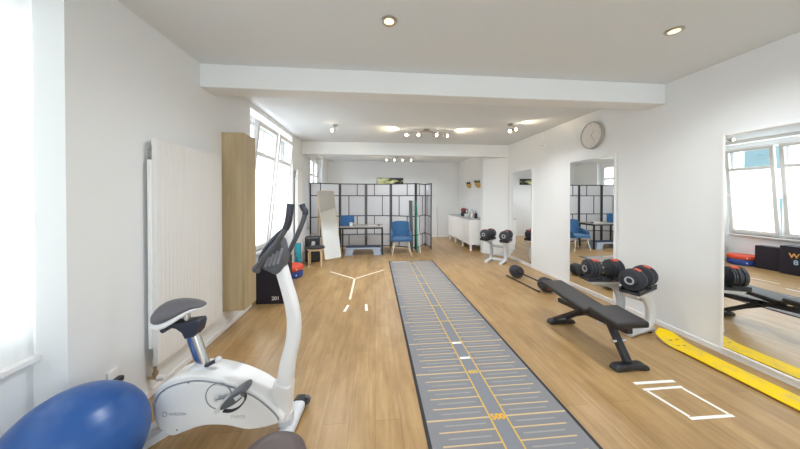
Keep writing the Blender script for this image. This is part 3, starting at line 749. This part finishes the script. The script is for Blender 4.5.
# ------------------------------------------------------------------ right wall
def wall_mirror(y0, y1, z0, z1, label, turn=0.0):
    t = empty('wall_mirror', (R-abs(turn)*.45, (y0+y1)/2, 0), turn, label, 'mirror', 'tall wall mirrors')
    h = (y1-y0)/2; q = .018
    MB().box((-.03,-h,z0),(-.0,-h+q,z1)).box((-.03,h-q,z0),(-.0,h,z1)).box((-.03,-h+q,z0),(-.0,h-q,z0+q)).box((-.03,-h+q,z1-q),(-.0,h-q,z1)).build('frame', M['trim'], t, bevel=.003)
    MB().box((-.022,-h+q,z0+q),(-.004,h-q,z1-q)).build('glass', M['mirror'], t)
wall_mirror(1.25, 2.150, .054, 2.025, 'tall wall mirror standing behind the yellow snowboard')
wall_mirror(3.235, 4.055, .054, 2.03, 'tall wall mirror hung under the round clock', .021)
wall_mirror(5.105, 5.985, .054, 2.04, 'tall wall mirror nearest the white pier, beyond the clock')

t = empty('wall_clock', (R, 3.615, 2.352), 0, 'round wall clock with pale face above the middle mirror', 'clock')
MB().lathe([(0,0),(.190,0),(.196,-.005),(.196,-.048),(.190,-.053),(.181,-.053),(.178,-.040),(0,-.040)], 56, (0,0,0), 'X').build('case', M['clock_case'], t)
MB().lathe([(0,-.0405),(.179,-.0405),(.179,-.043),(0,-.043)], 56, (0,0,0), 'X').build('face', M['clock_face'], t)
for k in range(12):
    a = k*PI/6; r0, r1 = (.135, .17) if k % 3 == 0 else (.15, .17)
    MB().beam((-.044, math.sin(a)*r0, math.cos(a)*r0), (-.044, math.sin(a)*r1, math.cos(a)*r1), .008, .002, (1,0,0)).build('hour_mark', M['clock_ink'], t)
for a, ln, wd_ in ((-2.5, .125, .009), (-.75, .085, .012)):
    MB().beam((-.046, 0, 0), (-.046, math.sin(a)*ln, math.cos(a)*ln), wd_, .002, (1,0,0)).build('hand', M['clock_ink'], t)
MB().cyl((-.043,0,0),(-.049,0,0), .010).build('hub', M['clock_ink'], t)
t = empty('motion_sensor', (R, 4.78, 2.46), 0, 'small white sensor box high on the wall between the mirrors', 'sensor')
MB().box((-.03,-.03,-.035),(0,.03,.035)).build('housing', M['trim'], t, bevel=.008)
MB().sphere((-.03,0,-.008), .014, 8).build('lens', M['white_glaze'], t)

# dumbbells and stands
def drum(s, x0, sg):
    for i in range(6):
        x = x0 + sg*i*.0205
        r = .100 if i in (0, 5) else .108 - .008*(i % 2)
        s.lathe([(0,x),(r*.90,x),(r,x+sg*.003),(r,x+sg*.0165),(r*.90,x+sg*.019),(0,x+sg*.019)], 28, (0,0,0), 'X')
def make_dumbbell():
    t = empty('adjustable_dumbbell', (0,0,0))
    MB().lathe([(0,-.075),(.017,-.075),(.017,-.04),(.020,0),(.017,.04),(.017,.075),(0,.075)], 16, (0,0,0), 'X').build('handle', M['chrome'], t)
    for sg in (-1, 1):
        s = MB(); drum(s, sg*.069, sg); s.build('weight_plates', M['plate'], t)
        dl = MB().lathe([(0,sg*.190),(.062,sg*.191),(.062,sg*.205),(.052,sg*.213),(.040,sg*.213),(.036,sg*.207),(0,sg*.207)], 28, (0,0,0), 'X').build('dial', M['black'], t)
        MB().lathe([(.026,sg*.2075),(.040,sg*.2075),(.040,sg*.2145),(.026,sg*.2145)], 24, (0,0,0), 'X', True).build('dial_ring', M['stand_grey'], dl)
        # red scale on the shoulder of the drum
        s = MB()
        for j in range(3):
            a = PI*.5 + (j-1)*.17 + .3
            c0 = Vector((sg*.115, math.cos(a)*.1085, math.sin(a)*.1085))
            s.beam(c0 + Vector((-.028,0,0)), c0 + Vector((.034,0,0)), .019, .003, (0, math.cos(a), math.sin(a)))
        s.build('red_label', M['red'], t)
    return t
proto = make_dumbbell(); used = []
def put_dumbbell(loc, d, label, tilt=0):
    o = proto if not used else copy_tree(proto)
    used.append(o)
    o.location = loc; o.rotation_euler = (0, tilt, math.atan2(d[1], d[0]))
    tag(o, label, 'dumbbell', 'adjustable dumbbells on stands')
def stand(c, d, sep, label, front, splay, back):
    """c: middle between the trays, d: direction the dumbbells point, sep: distance between trays, splay: turn of each tray, back: legs' offset along d"""
    a = math.atan2(d[1], d[0])
    t = empty('dumbbell_stand', (c[0], c[1], 0), a, label, 'dumbbell stand', 'dumbbell stands')
    for sg in (-1, 1):
        y = sg*sep/2
        tr = MB().box((-.215,-.085,.482),(.215,.085,.506)).box((-.215,-.085,.506),(-.06,-.070,.535)).box((-.215,.070,.506),(-.06,.085,.535)).box((.06,-.085,.506),(.215,-.070,.535)).box((.06,.070,.506),(.215,.085,.535))
        tr = tr.build('tray', M['black'], t, bevel=.006); tr.location = (0, y, 0); tr.rotation_euler = (0, 0, -sg*splay)
        MB().prism([(-.17,.445),(.20,.445),(.22,.481),(-.20,.481)], lambda p, q: (p[0], q, p[1]), -.06, .06).build('tray_support', M['stand_white'], tr, bevel=.006)
        yy = y*.80
        path = smooth_path([(-.06,y*.95,.462),(.045+back*.7,yy,.415),(.105+back,yy,.30),(.125+back,yy,.20),(.108+back,yy,.10),(.08+back,yy,.045)], 6)
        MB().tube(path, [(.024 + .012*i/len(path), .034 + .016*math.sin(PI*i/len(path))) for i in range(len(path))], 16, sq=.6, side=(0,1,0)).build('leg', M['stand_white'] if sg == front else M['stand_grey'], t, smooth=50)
        ft = MB().tube(smooth_path([(.14+back,yy,.036),(.05+back,yy,.042),(-.09+back,yy,.034),(-.20+back,yy,.022)], 4), [(.036,.022)]*13, 16, sq=.6, side=(0,1,0)).build('foot', M['stand_white'], t, smooth=50)
        MB().cyl((-.175+back,yy,.0),(-.175+back,yy,.012), .022).build('foot_pad', M['rubber'], ft)
        MB().cyl((.11+back,yy,.0),(.11+back,yy,.016), .022).build('foot_pad', M['rubber'], ft)
    MB().tube([(.09+back,-sep*.40,.05),(.09+back,sep*.40,.05)], [(.02,.03)]*2, 12, sq=.6).build('crossbar', M['stand_white'], t)
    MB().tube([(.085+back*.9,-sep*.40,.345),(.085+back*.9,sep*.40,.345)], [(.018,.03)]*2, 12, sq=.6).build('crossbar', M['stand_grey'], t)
    for sg in (-1, 1):
        p = t.matrix_basis; q = Vector((c[0] - math.sin(a)*sg*sep/2, c[1] + math.cos(a)*sg*sep/2, .617)); b = a - sg*splay
        yield q, (math.cos(b), math.sin(b))
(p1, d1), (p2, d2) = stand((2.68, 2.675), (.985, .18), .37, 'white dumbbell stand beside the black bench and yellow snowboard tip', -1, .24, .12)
put_dumbbell(p1, d1, 'red marked adjustable dumbbell on the bench side stand, closest to the snowboard')
put_dumbbell(p2, d2, 'adjustable dumbbell on the bench side stand, before the mirror under the clock')
(p1, d1), (p2, d2) = stand((2.70, 5.66), (.72, .69), .40, 'white dumbbell stand by the far pier and third mirror', -1, .1, -.02)
put_dumbbell(p1, d1, 'adjustable dumbbell on the far stand, on its tray beside the mirror')
put_dumbbell(p2, d2, 'adjustable dumbbell on the far stand, on its tray toward the sideboard')

# barbell on the floor and a dark rod laid as its floor shadow line
def barbell():
    t = empty('barbell', (2.585, 4.20, .105), .093, 'short barbell with black plates on the floor between the dumbbell stands', 'barbell')
    MB().cyl((0,-.52,0),(0,.52,0), .013, n=14).build('bar', M['black_metal'], t)
    for sg in (-1, 1):
        s = MB()
        for k, (r, y) in enumerate(((.095,.285),(.105,.32),(.105,.36),(.105,.395),(.095,.43))):
            s.lathe([(.012,sg*y),(r*.93,sg*y),(r,sg*(y+.005)),(r,sg*(y+.025)),(r*.93,sg*(y+.03)),(.012,sg*(y+.03))], 30, (0,0,0), 'Y')
        s.build('weight_plates', M['plate'], t)
        MB().lathe([(.012,sg*.464),(.03,sg*.464),(.03,sg*.50),(.012,sg*.50)], 18, (0,0,0), 'Y').build('collar', M['steel'], t)
        MB().lathe([(.035,sg*.4605),(.06,sg*.4605),(.06,sg*.4635),(.035,sg*.4635)], 24, (0,0,0), 'Y', True).build('red_ring', M['red'], t)
barbell()
t = empty('shadow_rod', (2.44, 4.22, .0), .093, 'thin black rod laid as the floor shadow line alongside the barbell', 'bar')
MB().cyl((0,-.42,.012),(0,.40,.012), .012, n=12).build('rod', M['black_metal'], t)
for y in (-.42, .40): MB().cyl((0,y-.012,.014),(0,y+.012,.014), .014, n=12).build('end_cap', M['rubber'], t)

# bench
t = empty('weight_bench', (2.125, 2.40, 0), 0, 'black padded weight bench on splayed feet before the dumbbell stand', 'bench')
def pad(x0, x1, y0, y1, z0, z1, th, name):
    s = MB(); v = []
    for (x, y, z) in ((x0,y0,z0),(x1,y0,z0),(x1,y1,z1),(x0,y1,z1)): v.append((x,y,z))
    A = [s.bm.verts.new((x,y,z-th)) for x, y, z in v]; Bv = [s.bm.verts.new(p) for p in v]
    s.bm.faces.new(list(reversed(A))); s.bm.faces.new(Bv)
    for i in range(4): s.bm.faces.new((A[i], A[(i+1)%4], Bv[(i+1)%4], Bv[i]))
    return s.build(name, M['bench_pad'], t, bevel=.018, seg=4)
pad(-.15, .15, -.415, -.105, .412, .437, .055, 'seat_pad')
pad(-.150, .115, -.075, .60, .385, .452, .045, 'back_pad')
MB().beam((0,-.38,.325),(0,.46,.265), .06, .05).build('frame_rail', M['black_metal'], t, bevel=.006)
MB().box((-.09,-.37,.345),(.09,-.15,.362)).build('seat_bracket', M['black_metal'], t)
MB().beam((0,-.05,.325),(0,.52,.400), .05, .03).build('back_rail', M['black_metal'], t)
MB().beam((-.01,-.19,.33),(.005,-.358,.05), .06, .045).build('front_post', M['black_metal'], t, bevel=.006)
MB().cyl((-.06,-.275,.19),(.06,-.275,.19), .02, n=14).build('adjust_pin', M['chrome'], t)
for x in (-.05, .05): MB().beam((x,.10,.30),(x*1.5,.45,.055), .03, .03).build('rear_strut', M['black_metal'], t)
MB().beam((0,.40,.10),(0,.05,.29), .03, .03).build('ladder_strut', M['black_metal'], t)
for y, nm in ((-.37,'front_foot'),(.455,'rear_foot')):
    s = smooth_loop([(x+.008,z) for x,z in [(-.145,0),(-.10,.0),(0,.012),(.10,0),(.145,0),(.15,.022),(.12,.046),(.05,.05),(-.05,.05),(-.12,.046),(-.15,.022)]], 3)
    s = [(a, max(0, b)) for a, b in s]
    MB().prism(s, lambda p, q: (p[0], q, p[1]), y-.04, y+.04).build(nm, M['black'], t, bevel=.008)

# snowboard
sb = empty('snowboard', (2.934, 1.67, 0), 0, 'yellow snowboard with worn graphics lying along the wall under the mirror', 'snowboard')
s = MB(); top, bot = [], []
half = .80; n = 48
for i in range(n+1):
    y = -half + 2*half*i/n; e = half - abs(y)
    wv = .096 + .030*(abs(y)/half)**4
    if e < .15: wv *= math.sqrt(max(0.0, 1-((.15-e)/.15)**2))**.75
    wv = max(wv, .006); z = .012 + (.075*((.22-e)/.22)**2 if e < .22 else 0)
    top.append([s.bm.verts.new((x*wv, y, z+.009)) for x in (-1, -.96, 0, .96, 1)]); bot.append([s.bm.verts.new((x*wv, y, z)) for x in (-1, -.96, 0, .96, 1)])
for i in range(n):
    for j in range(4):
        s.bm.faces.new((top[i][j], top[i][j+1], top[i+1][j+1], top[i+1][j])); s.bm.faces.new((bot[i][j], bot[i+1][j], bot[i+1][j+1], bot[i][j+1]))
    s.bm.faces.new((top[i][0], top[i+1][0], bot[i+1][0], bot[i][0])); s.bm.faces.new((top[i][4], bot[i][4], bot[i+1][4], top[i+1][4]))
for r, q in ((0, 0), (n, 0)):
    s.bm.faces.new(top[r] + list(reversed(bot[r])))
s.build('deck', M['board'], sb, smooth=30)
for y in (-.42, .42): MB().box((-.05,y-.06,.0),(.05,y+.06,.0125)).build('stance_pad', M['rubber'], sb)

for x, y, z in ((-.03,.67,.039),(.045,.675,.0404),(-.035,.60,.0235),(.03,.60,.0235)): MB().beam((x-.015,y,z),(x+.015,y,z), .009, .004).build('tip_screw', M['brass'], sb)

# ------------------------------------------------------------------ floor marks
def strip(name, pts, w, m, parent=None, z=.0002, th=.0012):
    s = MB()
    for a, b in zip(pts, pts[1:]): s.beam((*a, z+th/2), (*b, z+th/2), w, th)
    return s.build(name, m, parent)
t = empty('floor_tape', (-.36, 4.74, 0), 0, 'cream tape star with three arms on the floor before the stool', 'floor tape')
for p in ((-.50,.49),(.535,.53),(.005,-.95)):
    ln = math.hypot(*p); strip('tape_arm', [(p[0]/ln*.02, p[1]/ln*.02), p], .035, M['tape_cream'], t)
for (x, y), lab in (((-.372, 3.50), 'short white tape dash nearer the exercise bike'), ((-.115, 3.50), 'short white tape dash nearer the long grey mat')):
    o = strip('tape_dash', [(0,-.11),(0,.09)], .032, M['tape']); o.location = (x, y, 0); o.rotation_euler = (0,0,-.15 if x < -.2 else .06)
    tag(o, lab, 'floor tape', 'short tape dashes')
o = strip('tape_bar', [(-.17,.0),(.17,-.005)], .026, M['tape']); o.location = (2.175, 1.868, 0); tag(o, 'straight white tape bar on the floor behind the tape rectangle', 'floor tape')
o = MB()
for a, b in (((2.010,1.80),(2.335,1.80)), ((2.320,1.785),(2.350,1.545)), ((2.365,1.53),(2.050,1.535)), ((2.065,1.55),(2.026,1.785))): o.beam((*a,.0008),(*b,.0008), .022, .0012)
o = o.build('tape_rectangle', M['tape']); tag(o, 'white tape rectangle on the floor between bench and snowboard', 'floor tape')

# training mat
X0, X1, Y0, Y1 = .305, 1.302, .30, 5.93
tm = empty('training_mat', ((X0+X1)/2, (Y0+Y1)/2, 0), 0, 'long grey agility mat with yellow measuring lines down the room', 'exercise mat')
ox, oy = (X0+X1)/2, (Y0+Y1)/2
hx, hy = (X1-X0)/2, (Y1-Y0)/2
MB().box((-hx+.022,-hy+.022,0),(hx-.022,hy-.022,.006)).build('surface', M['mat_grey'], tm)
MB().box((-hx,-hy,0),(-hx+.022,hy,.0068)).box((hx-.022,-hy,0),(hx,hy,.0068)).box((-hx+.022,-hy,0),(hx-.022,-hy+.022,.0068)).box((-hx+.022,hy-.022,0),(hx-.022,hy,.0068)).build('border', M['mat_border'], tm)
MB().box((-.052,-hy+.03,.006),(.052,hy-.03,.0066)).build('lane_stripe', M['mat_lane'], tm)
z0, z1 = .0066, .0074
MB().box((-.060,-hy+.03,z0-.0006),(-.050,hy-.03,z1)).box((.050,-hy+.03,z0-.0006),(.060,hy-.03,z1)).build('lane_line', M['mat_yellow'], tm)
step = .0895; yb = 1.664                     # a numbered line every five ticks
k = -int((yb-Y0-.05)/step)
while yb + k*step < Y1-.04:
    y = yb + k*step - oy
    full = k % 5 == 0
    w_, e_ = (.0055, .025) if full else (.0042, .085)
    for sg in (-1, 1): MB().box((min(sg*.06, sg*(hx-e_)), y-w_, .006), (max(sg*.06, sg*(hx-e_)), y+w_, .0072)).build('tick_line', M['mat_tan'], tm)
    if full and k not in (0, 5): MB().box((-.05, y-.008, .0066), (.05, y+.008, .0076)).build('cross_line', M['mat_yellow'], tm)
    k += 1
fa = MB(); k = -int((yb-Y0-.05)/step)
while yb + k*step < Y1-.06:
    yh = yb + (k+.5)*step - oy
    for sg in (-1, 1): fa.box((min(sg*.10, sg*(hx-.13)), yh-.0055, .006), (max(sg*.10, sg*(hx-.13)), yh+.0055, .0070))
    k += 1
fa = fa.build('half_tick_stripe', M['mat_faint'], tm); fa['kind'] = 'stuff'
text('numerals', '500', .062, M['mat_orange'], tm, (0, yb-oy-.022, .0068), (0,0,0), .0006, 'CENTER', .0022)
text('numerals', '450', .056, M['mat_yellow'], tm, (0, yb+5*step-oy-.02, .0068), (0,0,0), .0006, 'CENTER', .0022)
for y in (2.30, 2.545, 5.86): MB().box((-.045 if y < 5 else -.42, y-oy-.014, .0066), (.045 if y < 5 else -.10, y-oy+.014, .0078)).build('tape_mark', M['tape'], tm)

# ------------------------------------------------------------------ lamps
for (x, y), lab in (((.10, 1.89), 'recessed round ceiling downlight above the long grey mat'), ((2.24, 1.80), 'recessed round ceiling downlight above the weight bench')):
    t = empty('ceiling_downlight', (x, y, H), 0, lab, 'downlight', 'recessed ceiling downlights')
    MB().lathe([(.036,-.001),(.058,-.001),(.058,-.006),(.050,-.010),(.036,-.007)], 32, closed=True).build('trim_ring', M['steel'], t)
    MB().lathe([(0,-.0015),(.0365,-.0015),(.0365,-.006),(.02,-.0085),(0,-.009)], 24).build('lens', M['bulb_near'], t)
def head(parent, p, d, name='spot_head'):
    p, d = Vector(p), Vector(d).normalized()
    h = MB().tube([p-d*.02, p-d*.012, p+d*.03, p+d*.055], [.012,.022,.031,.035], 18).build(name, M['steel'], parent)
    MB().sphere(p+d*.055, .026, 10).build('bulb', M['bulb'], h)
def bar_fixture(loc, rz, hs, label):
    t = empty('ceiling_spotlight_bar', loc, rz, label, 'ceiling light', 'ceiling spotlight fixtures')
    MB().lathe([(0,0),(.055,0),(.055,-.018),(.045,-.024),(0,-.024)], 28).build('canopy', M['steel'], t)
    xs = [h[0] for h in hs]
    pth = smooth_path([(min(xs), .02, -.052), (min(xs)*.5, -.02, -.048), (0, 0, -.034), (max(xs)*.5, .02, -.048), (max(xs), -.02, -.052)], 5)
    MB().tube(pth, .009, 10).build('arm', M['steel'], t)
    for x, dv in hs:
        MB().cyl((x,0,-.050),(x,0,-.098), .006, n=10).build('joint', M['steel'], t)
        head(t, (x, 0, -.112), dv)
    return t
bar_fixture((.95, 4.85, H), -.06, [(-.33, (-.8,-.6,-.0)), (-.11, (-.75,-.65,.0)), (.14, (.7,-.7,0)), (.33, (.9,-.4,-.1))], 'four head ceiling spotlight bar in the middle of the room')
bar_fixture((.73, 8.2, H), -.06, [(-.33, (-.8,-.6,0)), (-.10, (-.5,-.8,0)), (.10, (.4,-.9,0)), (.33, (.9,-.4,0))], 'four head ceiling spotlight bar above the folding screen')
def single(loc, dirs, label):
    t = empty('ceiling_spotlight', loc, 0, label, 'ceiling light', 'ceiling spotlight fixtures')
    MB().lathe([(0,0),(.045,0),(.045,-.018),(.036,-.024),(0,-.024)], 28).build('canopy', M['steel'], t)
    MB().cyl((0,0,-.024),(0,0,-.085), .008, n=10).build('stem', M['steel'], t)
    for i, dv in enumerate(dirs): head(t, (.035*dv[0], .02*dv[1], -.10), dv)
single((-.69, 4.70, H), [(-.45,-.85,-.15)], 'single ceiling spotlight nearest the tilted window')
single((2.31, 4.36, H), [(-.35,-.7,-.6), (.75,-.6,-.0)], 'twin headed ceiling spotlight nearest the wall clock')

def spot(loc, aim, energy, size, col=(1, .80, .52)):
    li = bpy.data.lights.new('spotlight_beam', 'SPOT'); li.energy = energy; li.color = col; li.spot_size = size; li.spot_blend = .8; li.shadow_soft_size = .03
    o = bpy.data.objects.new('spotlight_beam', li); C.objects.link(o); o.location = loc
    o.rotation_euler = (Vector(aim)-Vector(loc)).to_track_quat('-Z', 'Y').to_euler()
DOWN = 16
SP = 2.0
spot((.46, 4.78, 2.60), (.12, 4.95, 2.72), SP, 2.0); spot((1.48, 4.78, 2.60), (1.75, 4.9, 2.72), SP, 2.0)
spot((2.42, 4.25, 2.60), (2.62, 4.20, 2.73), SP*.5, 1.6)
spot((.32, 8.05, 2.60), (.05, 8.1, 2.72), SP, 2.0); spot((1.12, 8.05, 2.60), (1.4, 8.1, 2.72), SP, 2.0)

def down(loc, aim, energy):
    li = bpy.data.lights.new('spotlight_beam', 'SPOT'); li.energy = energy; li.color = (.93, .97, 1.0); li.spot_size = 2.75; li.spot_blend = 1; li.shadow_soft_size = .06
    o = bpy.data.objects.new('spotlight_beam', li); C.objects.link(o); o.location = loc
    o.rotation_euler = (Vector(aim)-Vector(loc)).to_track_quat('-Z', 'Y').to_euler()
for x in (-.40, .40): down((.97+x, 4.72, 2.55), (.97+x*1.5, 5.6, 0), DOWN*.75)
for x in (-.33, .33): down((.73+x, 8.05, 2.55), (.73+x*1.5, 8.0, 0), DOWN*.7)
down((-.69, 4.6, 2.55), (-.69, 4.5, 0), DOWN*.6); down((2.31, 4.26, 2.55), (2.2, 4.2, 0), DOWN*.6)
down((.10, 1.89, 2.68), (-.2, 1.89, 0), DOWN*1.25); down((2.24, 1.80, 2.68), (2.24, 1.80, 0), DOWN*1.1)

# ------------------------------------------------------------------ daylight
wd = bpy.data.worlds.new('sky'); S.world = wd; wd.use_nodes = True
bg = wd.node_tree.nodes['Background']; bg.inputs['Color'].default_value = (.87, .945, 1.0, 1); bg.inputs['Strength'].default_value = 1.0
def portal(loc, rot, sx, sy):
    li = bpy.data.lights.new('window_portal', 'AREA'); li.shape = 'RECTANGLE'; li.size = sx; li.size_y = sy
    li.cycles.is_portal = True
    o = bpy.data.objects.new('window_portal', li); C.objects.link(o); o.location = loc; o.rotation_euler = rot
zc, zs = (wz0+wz1)/2, wz1-wz0
for a, b in ((-.70, 1.735), (3.72, 5.38), (7.30, 8.37)): portal((LO+.02, (a+b)/2, zc), (0, -PI/2, 0), zs, b-a)
portal(((FX0+FX1)/2, F-.18, (FZ0+FZ1)/2), (PI/2, 0, 0), FX1-FX0, FZ1-FZ0)

# ------------------------------------------------------------------ camera
cam = bpy.data.cameras.new('camera'); co_ = bpy.data.objects.new('camera', cam); C.objects.link(co_)
cam.sensor_width = 36; cam.lens = 36*265/800; cam.shift_y = -25.2/800; cam.clip_start = .02
co_.location = (0, 0, 1.45)
co_.rotation_euler = (math.radians(90-.5), 0, -math.atan(25/265))
S.camera = co_
S.view_settings.view_transform = 'Standard'; S.view_settings.look = 'None'
S.view_settings.gamma = 1; S.view_settings.use_curve_mapping = False
S.view_settings.exposure = 2.84
S.cycles.use_denoising = True
S.cycles.max_bounces = 14; S.cycles.diffuse_bounces = 8; S.cycles.glossy_bounces = 6; S.cycles.transparent_max_bounces = 12
S.cycles.sample_clamp_indirect = 8
